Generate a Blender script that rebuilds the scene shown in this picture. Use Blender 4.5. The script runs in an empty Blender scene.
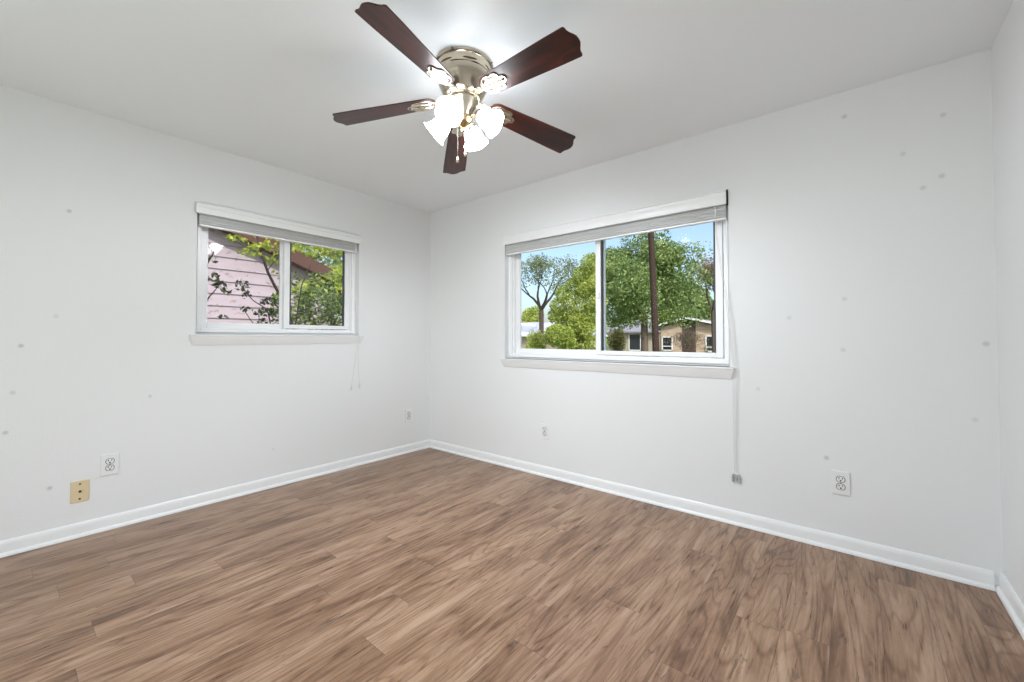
import bpy, bmesh, math, random
from mathutils import Vector, Matrix, Euler
R = math.radians
PI = math.pi
random.seed(7)
S = bpy.context.scene
COL = S.collection

# ------------------------------------------------------------------ camera, sky, sun, exposure
cam = bpy.data.cameras.new('camera'); cam_o = bpy.data.objects.new('camera', cam); COL.objects.link(cam_o)
cam.sensor_width = 36; cam.lens = 36*416.35/1024; cam.shift_y = -10.74/1024; cam.clip_start = .02; cam.clip_end = 600
cam_o.location = (3.4084, -2.8274, 1.1190)
cam_o.rotation_euler = (R(90+1.1795), R(0), R(39.191))
S.camera = cam_o
S.view_settings.view_transform = 'Standard'; S.view_settings.look = 'None'
S.view_settings.exposure = 0.13; S.view_settings.gamma = 1; S.view_settings.use_curve_mapping = False
try:
    S.cycles.max_bounces = 12; S.cycles.diffuse_bounces = 8; S.cycles.glossy_bounces = 4
    S.cycles.transparent_max_bounces = 16; S.cycles.use_denoising = True; S.cycles.sample_clamp_indirect = 8
except Exception: pass

SKY_STRENGTH = 0.25
SUN_STRENGTH = 3.2
SHADE_EMIT = 18.0
BULB_WATTS = 34.0
FILL_WATTS = 42.0

w = bpy.data.worlds.new('sky'); S.world = w; w.use_nodes = True
nt = w.node_tree; nt.nodes.clear()
sky = nt.nodes.new('ShaderNodeTexSky'); sky.sky_type = 'NISHITA'; sky.sun_disc = False
sky.sun_elevation = R(50); sky.sun_rotation = R(140); sky.air_density = 1.0; sky.dust_density = 3.0; sky.ozone_density = 1.2
bg = nt.nodes.new('ShaderNodeBackground'); bg.inputs[1].default_value = SKY_STRENGTH
ow = nt.nodes.new('ShaderNodeOutputWorld')
nt.links.new(sky.outputs[0], bg.inputs[0]); nt.links.new(bg.outputs[0], ow.inputs[0])

sun = bpy.data.lights.new('sun', 'SUN'); sun.energy = SUN_STRENGTH; sun.angle = R(.6); sun.color = (1, .95, .86)
sun_o = bpy.data.objects.new('sun', sun); COL.objects.link(sun_o)
sun_o.rotation_euler = Vector((-.72, .45, -.62)).to_track_quat('-Z', 'Y').to_euler()

# unseen fill light added outside the made-up glazed door behind the camera
dl = bpy.data.lights.new('fill_light', 'AREA'); dl.shape = 'RECTANGLE'; dl.size = 2.6; dl.size_y = 2.1; dl.energy = FILL_WATTS; dl.color = (.90, .95, 1)
fill_o = bpy.data.objects.new('fill_light', dl); COL.objects.link(fill_o); fill_o.location = (1.9, -4.35, 1.15); fill_o.rotation_euler = (R(90), 0, 0)

# ------------------------------------------------------------------ node helpers
class NT:
    def __init__(s, name):
        s.m = bpy.data.materials.new(name); s.m.use_nodes = True; s.t = s.m.node_tree; s.t.nodes.clear()
        s.out = s.t.nodes.new('ShaderNodeOutputMaterial')
    def n(s, ty, ins=None, **kw):
        a = s.t.nodes.new(ty)
        for k, v in kw.items(): setattr(a, k, v)
        for k, v in (ins or {}).items():
            if hasattr(v, 'is_output') or isinstance(v, bpy.types.NodeSocket): s.t.links.new(v, a.inputs[k])
            else: a.inputs[k].default_value = v
        return a
    def math(s, op, a, b=0.0, c=0.0):
        return s.n('ShaderNodeMath', {0: a, 1: b, 2: c}, operation=op).outputs[0]
    def vm(s, op, a, b=(0, 0, 0)):
        nd = s.n('ShaderNodeVectorMath', {0: a, 1: b}, operation=op)
        return nd.outputs['Value'] if op in ('DISTANCE', 'LENGTH') else nd.outputs[0]
    def comb(s, x, y, z=0.0): return s.n('ShaderNodeCombineXYZ', {0: x, 1: y, 2: z}).outputs[0]
    def noise(s, vec, scale, detail=4, rough=.55, dist=0.0):
        return s.n('ShaderNodeTexNoise', {'Vector': vec, 'Scale': scale, 'Detail': detail, 'Roughness': rough, 'Distortion': dist}).outputs[0]
    def ramp(s, f, stops, interp='LINEAR'):
        r = s.n('ShaderNodeValToRGB', {0: f}); cr = r.color_ramp; cr.interpolation = interp
        while len(cr.elements) < len(stops): cr.elements.new(.5)
        for e, (p, c) in zip(cr.elements, stops):
            e.position = p; e.color = (c[0], c[1], c[2], 1) if not isinstance(c, (int, float)) else (c, c, c, 1)
        return r.outputs[0]
    def mix(s, f, a, b, mode='MIX'):
        nd = s.n('ShaderNodeMix', data_type='RGBA', blend_type=mode)
        for k, v in ((0, f), (6, a), (7, b)):
            if isinstance(v, bpy.types.NodeSocket): s.t.links.new(v, nd.inputs[k])
            else: nd.inputs[k].default_value = (v if k == 0 else (v[0], v[1], v[2], 1))
        return nd.outputs[2]
    def bsdf(s, **ins):
        nd = s.n('ShaderNodeBsdfPrincipled')
        for k, v in ins.items():
            k = k.replace('_', ' ')
            if isinstance(v, bpy.types.NodeSocket): s.t.links.new(v, nd.inputs[k])
            else: nd.inputs[k].default_value = (*v, 1) if isinstance(v, tuple) and len(v) == 3 else v
        return nd
    def bump(s, h, strength=.2, dist=.002):
        return s.n('ShaderNodeBump', {'Height': h, 'Strength': strength, 'Distance': dist}).outputs[0]
    def done(s, sh):
        s.t.links.new(sh.outputs[0] if hasattr(sh, 'outputs') else sh, s.out.inputs[0]); return s.m

def simple(name, col, rough=.5, metal=0.0, var=0.06, vscale=8.0, **kw):
    t = NT(name); g = t.n('ShaderNodeNewGeometry').outputs['Position']
    f = t.noise(g, vscale, 3)
    c = t.mix(f, tuple(max(0, x*(1-var)) for x in col), tuple(min(1, x*(1+var)) for x in col))
    return t.done(t.bsdf(Base_Color=c, Roughness=rough, Metallic=metal, **kw))

def painted_wall(name, col, marks=()):
    t = NT(name); g = t.n('ShaderNodeNewGeometry').outputs['Position']
    n1 = t.noise(g, 1.1, 2)
    base = t.mix(n1, tuple(c*.985 for c in col), col)
    if marks:
        acc = None
        for p, r, s in marks:
            d = t.vm('DISTANCE', g, p)
            m = t.n('ShaderNodeMapRange', {0: d, 1: r*.35, 2: r*1.3, 3: s, 4: 0.0}, interpolation_type='SMOOTHSTEP').outputs[0]
            acc = m if acc is None else t.math('MAXIMUM', acc, m)
        base = t.mix(acc, base, (.35, .35, .35))
    h = t.math('ADD', t.noise(g, 130, 2), t.math('MULTIPLY', t.noise(g, 28, 2), .8))
    return t.done(t.bsdf(Base_Color=base, Roughness=.6, Normal=t.bump(h, .35, .0012), Specular_IOR_Level=.25))

WALLC = (.775, .778, .78)
lm = [((0, a, b), .012, s) for a, b, s in [(-2.597,1.839,.45),(-2.638,1.244,.22),(-2.761,1.082,.5),(-2.785,.837,.3),(-2.806,.632,.45),(-2.233,.76,.3),(-2.647,.303,.5),(-1.513,.284,.2)]]
bmk = [((a, 0, b), .013, s) for a, b, s in [(3.394,2.306,.4),(3.761,2.189,.3),(3.619,2.041,.25),(3.688,1.855,.3),(3.753,1.897,.35),(3.382,1.331,.25),(3.373,1.06,.25),(3.135,1.238,.25),(3.295,.476,.45),(2.977,.823,.22),(3.882,1.096,.4),(3.843,.748,.2)]]
M = {}
M['wall_left'] = painted_wall('white wall paint with smudges', WALLC, lm)
M['wall_back'] = painted_wall('white wall paint with spots', WALLC, bmk)
M['wall'] = painted_wall('white wall paint', WALLC)
M['ceiling'] = painted_wall('white ceiling paint', (.85, .87, .89))
M['trim'] = simple('white gloss trim paint', (.80, .80, .80), .32, var=.02)
M['vinyl'] = simple('white window vinyl', (.86, .86, .87), .3, var=.01)
M['gasket'] = simple('dark grey window gasket', (.06, .06, .07), .5)
def slatmat():
    t = NT('white blind slats'); g = t.n('ShaderNodeNewGeometry').outputs['Position']
    c = t.mix(t.noise(g, 9, 3), (.80, .80, .79), (.88, .88, .87))
    return t.done(t.n('ShaderNodeMixShader', {0: .35, 1: t.bsdf(Base_Color=c, Roughness=.35).outputs[0], 2: t.n('ShaderNodeBsdfTranslucent', {0: c}).outputs[0]}))
M['blind'] = slatmat()
M['blind_dark'] = simple('steel blind headrail end', (.05, .05, .05), .4)
M['cord'] = simple('white cord', (.68, .68, .67), .7)
M['plate'] = simple('white plastic plate', (.78, .78, .78), .28, var=.01)
M['slot'] = simple('black slot', (.012, .012, .012), .6)
M['almond'] = simple('almond plastic plate', (.70, .57, .36), .3, var=.03)
M['brass'] = simple('dark brass screw', (.14, .09, .04), .45, .6)
M['clear'] = simple('cloudy clear plastic', (.46, .46, .46), .2, var=.25, vscale=90)
M['house_ext'] = simple('pale exterior paint', (.6, .58, .55), .8)

def wood_floor():
    t = NT('brown vinyl plank floor'); P = t.n('ShaderNodeNewGeometry').outputs['Position']
    sp = t.n('ShaderNodeSeparateXYZ', {0: P}); X, Y = sp.outputs[0], sp.outputs[1]
    PW, PL = .1524, 1.22
    xr = t.math('DIVIDE', t.math('SUBTRACT', X, 3.334-PW*30), PW)
    row = t.math('FLOOR', xr); fx = t.math('FRACT', xr)
    wn = t.n('ShaderNodeTexWhiteNoise', {'W': row}, noise_dimensions='1D').outputs[0]
    yr = t.math('DIVIDE', t.math('ADD', Y, t.math('ADD', t.math('MULTIPLY', wn, PL*7), 20.0)), PL)
    seg = t.math('FLOOR', yr); fy = t.math('FRACT', yr)
    idn = t.n('ShaderNodeTexWhiteNoise', {'Vector': t.comb(row, seg)}, noise_dimensions='2D')
    idv, idc = idn.outputs[0], idn.outputs[1]
    offv = t.vm('SCALE', idc); offv.node.inputs['Scale'].default_value = 37.0
    off = offv
    # long smooth figure: contour lines of a stretched noise make cathedral grain
    v1 = t.vm('ADD', t.comb(t.math('MULTIPLY', X, 6.5), t.math('MULTIPLY', Y, .62)), off)
    fig = t.noise(v1, 1.0, 1.5, .45, .25)
    rings = t.math('SINE', t.math('MULTIPLY', fig, 105.0))
    rings = t.math('POWER', t.math('ADD', t.math('MULTIPLY', rings, .5), .5), 6.0)
    # fibres
    v2 = t.vm('ADD', t.comb(t.math('MULTIPLY', X, 110.0), t.math('MULTIPLY', Y, 5.0)), off)
    fib = t.noise(v2, 1.0, 4, .65, .3)
    v3 = t.vm('ADD', t.comb(t.math('MULTIPLY', X, 30.0), t.math('MULTIPLY', Y, 2.0)), off)
    mid = t.noise(v3, 1.0, 5, .62, .5)
    v4 = t.vm('ADD', t.comb(t.math('MULTIPLY', X, 10.0), t.math('MULTIPLY', Y, 1.8)), off)
    blot = t.noise(v4, 1.0, 5, .62, .8)
    tone = t.math('ADD', t.math('MULTIPLY', idv, .05), t.math('MULTIPLY', mid, .17))
    tone = t.math('ADD', tone, t.math('MULTIPLY', blot, .66))
    tone = t.math('ADD', tone, t.math('MULTIPLY', fib, .30))
    tone = t.math('SUBTRACT', tone, t.math('MULTIPLY', rings, .085))
    col = t.ramp(tone, [(.36, (.075, .032, .014)), (.48, (.165, .082, .040)), (.60, (.285, .165, .096)), (.76, (.46, .305, .20))])
    greyish = t.ramp(blot, [(.52, 0.0), (.70, .3)])
    col = t.mix(greyish, col, t.mix(.6, col, (.16, .105, .075)))
    # knots: dark stretched flecks
    vk = t.vm('ADD', t.comb(t.math('MULTIPLY', X, 5.0), t.math('MULTIPLY', Y, 1.7)), off)
    vor = t.n('ShaderNodeTexVoronoi', {'Vector': t.vm('ADD', vk, t.vm('SCALE', t.comb(mid, fib))), 'Scale': 1.0, 'Randomness': 1.0})
    knot = t.ramp(vor.outputs['Distance'], [(.03, .85), (.13, 0.0)])
    col = t.mix(knot, col, (.045, .022, .011))
    darkfl = t.ramp(t.noise(t.vm('ADD', t.comb(t.math('MULTIPLY', X, 30.0), t.math('MULTIPLY', Y, 6.0)), off), 1.0, 5, .7, 1.5), [(.60, 0.0), (.68, .7)])
    col = t.mix(darkfl, col, (.06, .032, .018))
    ex = t.math('MULTIPLY', t.math('MINIMUM', fx, t.math('SUBTRACT', 1.0, fx)), PW)
    ey = t.math('MULTIPLY', t.math('MINIMUM', fy, t.math('SUBTRACT', 1.0, fy)), PL)
    e = t.math('MINIMUM', ex, ey)
    seam = t.ramp(t.math('MULTIPLY', e, 100.0), [(.04, .6), (.13, 0.0)])
    col = t.mix(seam, col, (.03, .016, .009))
    hgt = t.math('SUBTRACT', t.math('MULTIPLY', fib, .5), t.math('ADD', t.math('MULTIPLY', seam, 1.2), t.math('MULTIPLY', rings, .2)))
    ro = t.n('ShaderNodeMapRange', {0: fib, 3: .22, 4: .38}).outputs[0]
    return t.done(t.bsdf(Base_Color=col, Roughness=ro, Specular_IOR_Level=.55, Normal=t.bump(hgt, .25, .0008)))
M['floor'] = wood_floor()

def glass(name, ior):
    t = NT(name)
    fr = t.n('ShaderNodeFresnel', {'IOR': ior}).outputs[0]
    tr = t.n('ShaderNodeBsdfTransparent', {'Color': (.97, .985, .98, 1)}); gl = t.n('ShaderNodeBsdfGlossy', {'Roughness': .02})
    return t.done(t.n('ShaderNodeMixShader', {0: fr, 1: tr.outputs[0], 2: gl.outputs[0]}))
M['glass'] = glass('clear window glass', 1.42); M['glass_coated'] = glass('low reflection window glass', 1.05)

def brushed_metal(name, c, rough):
    t = NT(name); o = t.n('ShaderNodeTexCoord').outputs['Object']
    n = t.noise(t.vm('MULTIPLY', o, (3, 3, 300)), 1.0, 3)
    return t.done(t.bsdf(Base_Color=t.mix(n, tuple(x*.85 for x in c), c), Metallic=1.0, Roughness=rough, Normal=t.bump(n, .06, .0005)))
M['metal'] = brushed_metal('brushed antique nickel', (.56, .49, .385), .24)
M['metal_light'] = brushed_metal('polished pewter', (.60, .55, .46), .27)
M['gold'] = brushed_metal('polished brass', (.70, .55, .30), .2)

def mahogany():
    t = NT('dark mahogany veneer'); o = t.n('ShaderNodeTexCoord').outputs['Object']
    rnd = t.n('ShaderNodeObjectInfo').outputs['Random']
    v = t.vm('ADD', t.vm('MULTIPLY', o, (2.6, 16, 16)), t.comb(t.math('MULTIPLY', rnd, 30.0), 0.0))
    n = t.noise(v, 1.0, 5, .6, .9)
    f = t.noise(t.vm('MULTIPLY', o, (12, 260, 50)), 1.0, 3, .6, .2)
    tone = t.math('ADD', t.math('MULTIPLY', n, .8), t.math('MULTIPLY', f, .2))
    c = t.ramp(tone, [(.34, (.008, .002, .002)), (.52, (.038, .006, .0035)), (.70, (.13, .018, .008))])
    return t.done(t.bsdf(Base_Color=c, Roughness=.34, Coat_Weight=.4, Coat_Roughness=.30, Specular_IOR_Level=.3))
M['blade'] = mahogany()
M['blade_edge'] = simple('blade edge', (.05, .02, .016), .4)

def shade_glass():
    t = NT('lit frosted white glass')
    b = t.bsdf(Base_Color=(.9, .9, .88), Roughness=.35, Emission_Color=(.88, .94, 1.0), Emission_Strength=SHADE_EMIT)
    return t.done(b)
M['shade'] = shade_glass()
def bulb():
    t = NT('lit bulb'); return t.done(t.n('ShaderNodeEmission', {0: (1, .98, .95, 1), 1: 20.0}))
M['bulb'] = bulb()

def leafmat(name, c1, c2, c3, trans=.35):
    t = NT(name); g = t.n('ShaderNodeNewGeometry')
    r = g.outputs['Random Per Island']
    big = t.noise(g.outputs['Position'], .9, 2)
    c = t.ramp(t.math('ADD', t.math('MULTIPLY', r, .65), t.math('MULTIPLY', t.math('SUBTRACT', big, .3), .8)), [(.1, c1), (.5, c2), (.9, c3)])
    d = t.bsdf(Base_Color=c, Roughness=.5, Specular_IOR_Level=.3); tr = t.n('ShaderNodeBsdfTranslucent', {0: c})
    return t.done(t.n('ShaderNodeMixShader', {0: trans, 1: d.outputs[0], 2: tr.outputs[0]}))
M['leaf_green'] = leafmat('mid green leaves', (.10, .16, .045), (.23, .33, .11), (.48, .56, .24))
M['leaf_yellow'] = leafmat('yellow green leaves', (.20, .32, .035), (.50, .58, .07), (.85, .85, .22), .45)
M['leaf_lime'] = leafmat('lime green leaves', (.16, .25, .05), (.42, .50, .11), (.80, .80, .28), .4)
M['leaf_dark'] = leafmat('dark green leaves', (.015, .04, .01), (.05, .11, .02), (.17, .27, .06))
M['leaf_olive'] = leafmat('olive leaves', (.07, .08, .02), (.15, .15, .04), (.25, .24, .08))
M['leaf_mixed'] = leafmat('mixed green leaves', (.02, .045, .01), (.14, .22, .05), (.50, .58, .14), .4)
M['leaf_grey'] = leafmat('dusty green leaves', (.14, .18, .09), (.25, .30, .16), (.42, .46, .28))
M['leaf_pink'] = leafmat('russet dry leaves', (.17, .12, .08), (.30, .23, .15), (.42, .36, .24))
M['bark'] = simple('grey brown bark', (.13, .095, .075), .9, var=.35, vscale=20)
M['bark_dark'] = simple('dark bark', (.075, .055, .045), .9, var=.35, vscale=12)
M['pole'] = simple('dark creosoted wood pole', (.038, .020, .014), .85, var=.4, vscale=6)
M['grass'] = simple('dry green lawn', (.16, .20, .07), .95, var=.35, vscale=3)
M['petal'] = simple('cream petals', (.85, .82, .68), .6, var=.06)

def brick():
    t = NT('tan brick'); g = t.n('ShaderNodeNewGeometry').outputs['Position']; s = t.n('ShaderNodeSeparateXYZ', {0: g})
    b = t.n('ShaderNodeTexBrick', {'Vector': t.comb(t.math('ADD', s.outputs[0], s.outputs[1]), s.outputs[2]), 'Color1': (.58, .42, .30, 1), 'Color2': (.42, .30, .22, 1), 'Mortar': (.55, .48, .40, 1), 'Scale': 1.0, 'Brick Width': .42, 'Row Height': .14, 'Mortar Size': .015})
    return t.done(t.bsdf(Base_Color=b.outputs[0], Roughness=.9))
M['brick'] = brick()
M['shingle'] = simple('grey asphalt shingles', (.27, .26, .30), .9, var=.3, vscale=5)
M['pale_roof'] = simple('pale metal roof', (.72, .72, .78), .5, var=.05)
M['fascia'] = simple('white fascia board', (.82, .82, .82), .6)
M['brown_panel'] = simple('dark brown gable panelling', (.085, .055, .045), .8, var=.2)
M['win_dark'] = simple('dark house window glass', (.03, .035, .04), .15)
M['tan_wall'] = simple('tan stucco', (.42, .36, .27), .9)
M['brown_trim'] = simple('reddish brown painted trim', (.115, .05, .035), .7, var=.25, vscale=4)
def siding():
    t = NT('weathered mauve lap siding'); g = t.n('ShaderNodeNewGeometry').outputs['Position']
    n = t.noise(t.vm('MULTIPLY', g, (1, 1.5, 9)), 1.0, 4)
    sp = t.ramp(t.noise(t.vm('MULTIPLY', g, (1, 9, 16)), 1.0, 3, .6, .5), [(.60, 0.0), (.66, .7)])
    c = t.mix(n, (.44, .35, .40), (.56, .47, .54)); c = t.mix(sp, c, (.28, .19, .17))
    return t.done(t.bsdf(Base_Color=c, Roughness=.8))
M['siding'] = siding()

# ------------------------------------------------------------------ mesh helpers
class MB:
    def __init__(s): s.v = []; s.f = []; s.mi = []; s.cur = 0
    def mat(s, i): s.cur = i; return s
    def _add(s, vs, fs):
        n = len(s.v); s.v += [tuple(v) for v in vs]; s.f += [tuple(i+n for i in f) for f in fs]; s.mi += [s.cur]*len(fs); return s
    def box(s, a, b):
        x0, y0, z0 = (min(a[i], b[i]) for i in range(3)); x1, y1, z1 = (max(a[i], b[i]) for i in range(3))
        return s._add([(x0,y0,z0),(x1,y0,z0),(x1,y1,z0),(x0,y1,z0),(x0,y0,z1),(x1,y0,z1),(x1,y1,z1),(x0,y1,z1)],
                      [(0,3,2,1),(4,5,6,7),(0,1,5,4),(1,2,6,5),(2,3,7,6),(3,0,4,7)])
    def prism(s, pts, ax, a, b):
        """polygon pts (2-D) extruded along axis ax from a to b; the 2-D axes are the other two in order."""
        n = len(pts)
        def P(p, t):
            q = [0, 0, 0]; o = [i for i in range(3) if i != ax]; q[o[0]] = p[0]; q[o[1]] = p[1]; q[ax] = t; return q
        vs = [P(p, a) for p in pts] + [P(p, b) for p in pts]
        fs = [tuple(range(n))[::-1], tuple(range(n, 2*n))] + [(i, (i+1) % n, n+(i+1) % n, n+i) for i in range(n)]
        return s._add(vs, fs)
    def lathe(s, prof, mat=None, n=32, close=False, rfun=None):
        mat = mat or Matrix(); vs = []; m = len(prof)
        for j in range(n):
            a = 2*PI*j/n
            for i, (r, z) in enumerate(prof):
                rr = r*(rfun(a, i/(m-1)) if rfun else 1)
                vs.append(mat @ Vector((rr*math.cos(a), rr*math.sin(a), z)))
        fs = []
        for j in range(n):
            k = (j+1) % n
            for i in range(m-1): fs.append((j*m+i, k*m+i, k*m+i+1, j*m+i+1))
        if prof[0][0] > 1e-5 and close: fs.append(tuple(j*m for j in range(n))[::-1])
        if prof[-1][0] > 1e-5 and close: fs.append(tuple(j*m+m-1 for j in range(n)))
        return s._add(vs, fs)
    def tube(s, pts, rs, n=6):
        pts = [Vector(p) for p in pts]
        if not hasattr(rs, '__len__'): rs = [rs]*len(pts)
        vs = []; up = Vector((.13, .21, .97))
        for i, p in enumerate(pts):
            d = (pts[min(i+1, len(pts)-1)]-pts[max(i-1, 0)])
            if d.length < 1e-9: d = Vector((0, 0, 1))
            d.normalize(); a = d.cross(up)
            if a.length < .05: a = d.cross(Vector((1, 0, 0)))
            a.normalize(); b = d.cross(a)
            for k in range(n):
                t = 2*PI*k/n; vs.append(p+(a*math.cos(t)+b*math.sin(t))*rs[i])
        fs = [tuple(range(n))[::-1], tuple(range((len(pts)-1)*n, len(pts)*n))]
        for i in range(len(pts)-1):
            for k in range(n):
                l = (k+1) % n; fs.append((i*n+k, i*n+l, (i+1)*n+l, (i+1)*n+k))
        return s._add(vs, fs)
    def build(s, name, mats, parent=None, loc=None, smooth=0, bevel=0, mw=None, segs=2):
        me = bpy.data.meshes.new(name); me.from_pydata(s.v, [], s.f)
        mats = mats if isinstance(mats, (list, tuple)) else [mats]
        for m in mats: me.materials.append(m)
        for p, i in zip(me.polygons, s.mi): p.material_index = i
        bm = bmesh.new(); bm.from_mesh(me)
        if len(bm.faces) < 60000: bmesh.ops.recalc_face_normals(bm, faces=bm.faces)
        if smooth:
            for f in bm.faces: f.smooth = True
            for e in bm.edges:
                if len(e.link_faces) == 2 and e.calc_face_angle(0) > R(smooth): e.smooth = False
        bm.to_mesh(me); bm.free()
        o = bpy.data.objects.new(name, me); COL.objects.link(o)
        if parent: o.parent = parent
        if loc: o.location = loc
        if mw is not None: o.matrix_basis = mw
        if bevel:
            b = o.modifiers.new('bevel', 'BEVEL'); b.width = bevel; b.segments = segs; b.limit_method = 'ANGLE'; b.angle_limit = R(40)
        return o

def tag(o, label=None, cat=None, group=None, kind=None):
    if label: o['label'] = label
    if cat: o['category'] = cat
    if group: o['group'] = group
    if kind: o['kind'] = kind
    return o
def empty(name, loc=(0, 0, 0), rz=0.0):
    o = bpy.data.objects.new(name, None); COL.objects.link(o); o.location = loc; o.rotation_euler = (0, 0, rz); o.empty_display_size = .1; return o
def copy_tree(o, parent=None):
    c = o.copy(); COL.objects.link(c); c.parent = parent
    for ch in list(o.children): copy_tree(ch, c)
    return c

# ------------------------------------------------------------------ room shell
W, D, H, T = 3.917, 3.9, 2.44, .15
LO = (-2.005, -.815, 1.148, 2.050)       # left window opening: y0, y1, z0, z1
BO = (1.02, 2.829, .945, 2.045)          # back window opening: x0, x1, z0, z1
struct = lambda o: tag(o, kind='structure')
struct(MB().box((-.2, -D-.2, -.12), (W+.2, .2, 0)).build('floor', M['floor']))
struct(MB().box((-.35, -D-3.2, H), (W+2.2, .35, H+.2)).build('ceiling', M['ceiling']))  # slab runs on past the walls as an added porch roof blocking the sun
m = MB()
m.box((-T, -D-T, -.5), (0, T, LO[2])).box((-T, -D-T, LO[3]), (0, T, H)).box((-T, -D-T, LO[2]), (0, LO[0], LO[3])).box((-T, LO[1], LO[2]), (0, T, LO[3]))
struct(m.build('wall_left', M['wall_left']))
m = MB()
m.box((0, 0, -.5), (W+T, T, BO[2])).box((0, 0, BO[3]), (W+T, T, H)).box((0, 0, BO[2]), (BO[0], T, BO[3])).box((BO[1], 0, BO[2]), (W+T, T, BO[3]))
struct(m.build('wall_back', M['wall_back']))
struct(MB().box((W, -D-T, -.5), (W+T, 0, H)).build('wall_right', M['wall']))
DX = (.7, 3.1, .06, 2.14)                # opening of an added glazed door in the front wall: x0, x1, z0, z1
m = MB(); m.box((0, -D-T, -.5), (W, -D, DX[2])).box((0, -D-T, DX[3]), (W, -D, H)).box((0, -D-T, DX[2]), (DX[0], -D, DX[3])).box((DX[1], -D-T, DX[2]), (W, -D, DX[3]))
struct(m.build('wall_front', M['wall']))
gd = empty('added_door_1', (DX[0], -D, DX[2])); struct(gd)  # unseen glazed door, added so the fill light can enter
m = MB(); dw, dh = DX[1]-DX[0], DX[3]-DX[2]
for a, c in ((0, dw/2+.03), (dw/2-.03, dw)):
    y0 = -.06 if a == 0 else -.10
    m.box((a, y0-.035, 0), (a+.06, y0, dh)).box((c-.06, y0-.035, 0), (c, y0, dh)).box((a+.06, y0-.035, 0), (c-.06, y0, .09)).box((a+.06, y0-.035, dh-.07), (c-.06, y0, dh))
m.build('added_door_frame', M['vinyl'], gd)
for a, c, y0 in ((.055, dw/2-.025, -.08), (dw/2+.025, dw-.055, -.12)): MB().box((a, y0, .085), (c, y0+.004, dh-.065)).build('pane', M['glass_coated'], gd)

BB = [(0, 0), (0, .078), (.004, .078), (.008, .074), (.011, .064), (.013, .052), (.013, .0185), (.018, .0175), (.023, .0145), (.0265, .0095), (.028, .003), (.028, 0)]
def baseboard(name, length, loc, rz):
    e = MB().prism(BB, 0, 0, length).build(name, M['trim'], smooth=35)
    e.location = loc; e.rotation_euler = (0, 0, rz); struct(e); return e
# local frame: x along the wall, y into the room, z up
baseboard('baseboard_left', D, (0, 0, .0005), -PI/2)
baseboard('baseboard_right', D, (W, -D, .0005), PI/2)
baseboard('baseboard_front', DX[0]-.029, (.029, -D, .0005), 0)
b = MB().prism([(-y, z) for y, z in BB], 0, .029, W-.029).build('baseboard_back', M['trim'], smooth=35); b.location = (0, 0, .0005); struct(b)

# ------------------------------------------------------------------ windows (local: x along wall, y outward, z up from the sill)
def ring(mb, x0, x1, z0, z1, w_, y0, y1, wb=None, wt=None):
    wb = wb or w_; wt = wt or w_
    mb.box((x0, y0, z0), (x0+w_, y1, z1)).box((x1-w_, y0, z0), (x1, y1, z1))
    mb.box((x0+w_, y0, z0), (x1-w_, y1, z0+wb)).box((x0+w_, y0, z1-wt), (x1-w_, y1, z1))
def window(n, loc, rz, w_, h_, split, ears, fixed_over, gl):
    root = empty('window_%d' % n, loc, rz); struct(root)
    m = MB(); ring(m, 0, w_, 0, h_, .036, .052, .145)
    ring(m, .036, w_-.036, .036, h_-.036, .010, .072, .140, wb=.012); ring(m, .014, w_-.014, .014, h_-.014, .012, .044, .054)
    m.build('window_frame', M['vinyl'], root, bevel=.0025)
    # fixed pane, further out
    x0, x1 = .046, split+fixed_over
    m = MB(); ring(m, x0, x1, .048, h_-.048, .042, .102, .128, wb=.036)
    fs = m.build('fixed_sash', M['vinyl'], root, bevel=.003)
    m = MB(); ring(m, x0+.042, x1-.042, .084, h_-.09, .004, .108, .122); m.build('gasket', M['vinyl'], fs)
    MB().box((x0+.038, .112, .080), (x1-.038, .116, h_-.086)).build('pane', gl, fs)
    # sliding sash, nearer the room
    x0, x1 = split, w_-.051
    m = MB(); ring(m, x0, x1, .053, h_-.048, .043, .066, .096, wb=.031)
    ss = m.build('sliding_sash', M['vinyl'], root, bevel=.003)
    m = MB().box((x0+.048, .070, .084), (x0+.0535, .093, h_-.09)); m.box((x1-.0535, .070, .084), (x1-.048, .093, h_-.09)).build('gasket', M['gasket'], ss)
    MB().box((x0+.044, .079, .080), (x1-.044, .083, h_-.086)).build('pane', gl, ss)
    m = MB().box((x0+.012, .056, h_*.44), (x0+.034, .066, h_*.44+.05)).build('sash_lock', M['vinyl'], ss, bevel=.003)
    # stool and apron
    a, c = ears
    MB().box((-a, -.031, -.011), (w_+c, 0, 0)).box((0, 0, -.011), (w_, .06, 0)).build('window_sill', M['trim'], root, bevel=.004, segs=3)
    m = MB(); i = .016
    prof = [(-.0265, -.011), (-.0245, -.020), (-.019, -.036), (-.012, -.054), (-.006, -.071), (0, -.071), (0, -.011)]
    n_ = len(prof); t_ = lambda z: i*(-.011-z)/.060
    vs = [(-a+.002+t_(z), y, z) for y, z in prof] + [(w_+c-.002-t_(z), y, z) for y, z in prof]
    m._add(vs, [tuple(range(n_)), tuple(range(n_, 2*n_))[::-1]] + [(k, (k+1) % n_, n_+(k+1) % n_, n_+k) for k in range(n_)])
    m.build('window_apron', M['trim'], root, smooth=30)
    return root
lw, lh = LO[1]-LO[0], LO[3]-LO[2]
bw, bh = BO[1]-BO[0], BO[3]-BO[2]
window(1, (0, LO[0], LO[2]), PI/2, lw, lh, .586, (.036, .040), .030, M['glass'])
window(2, (BO[0], 0, BO[2]), 0, bw, bh, .861, (.022, .026), .058, M['glass_coated'])

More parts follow.
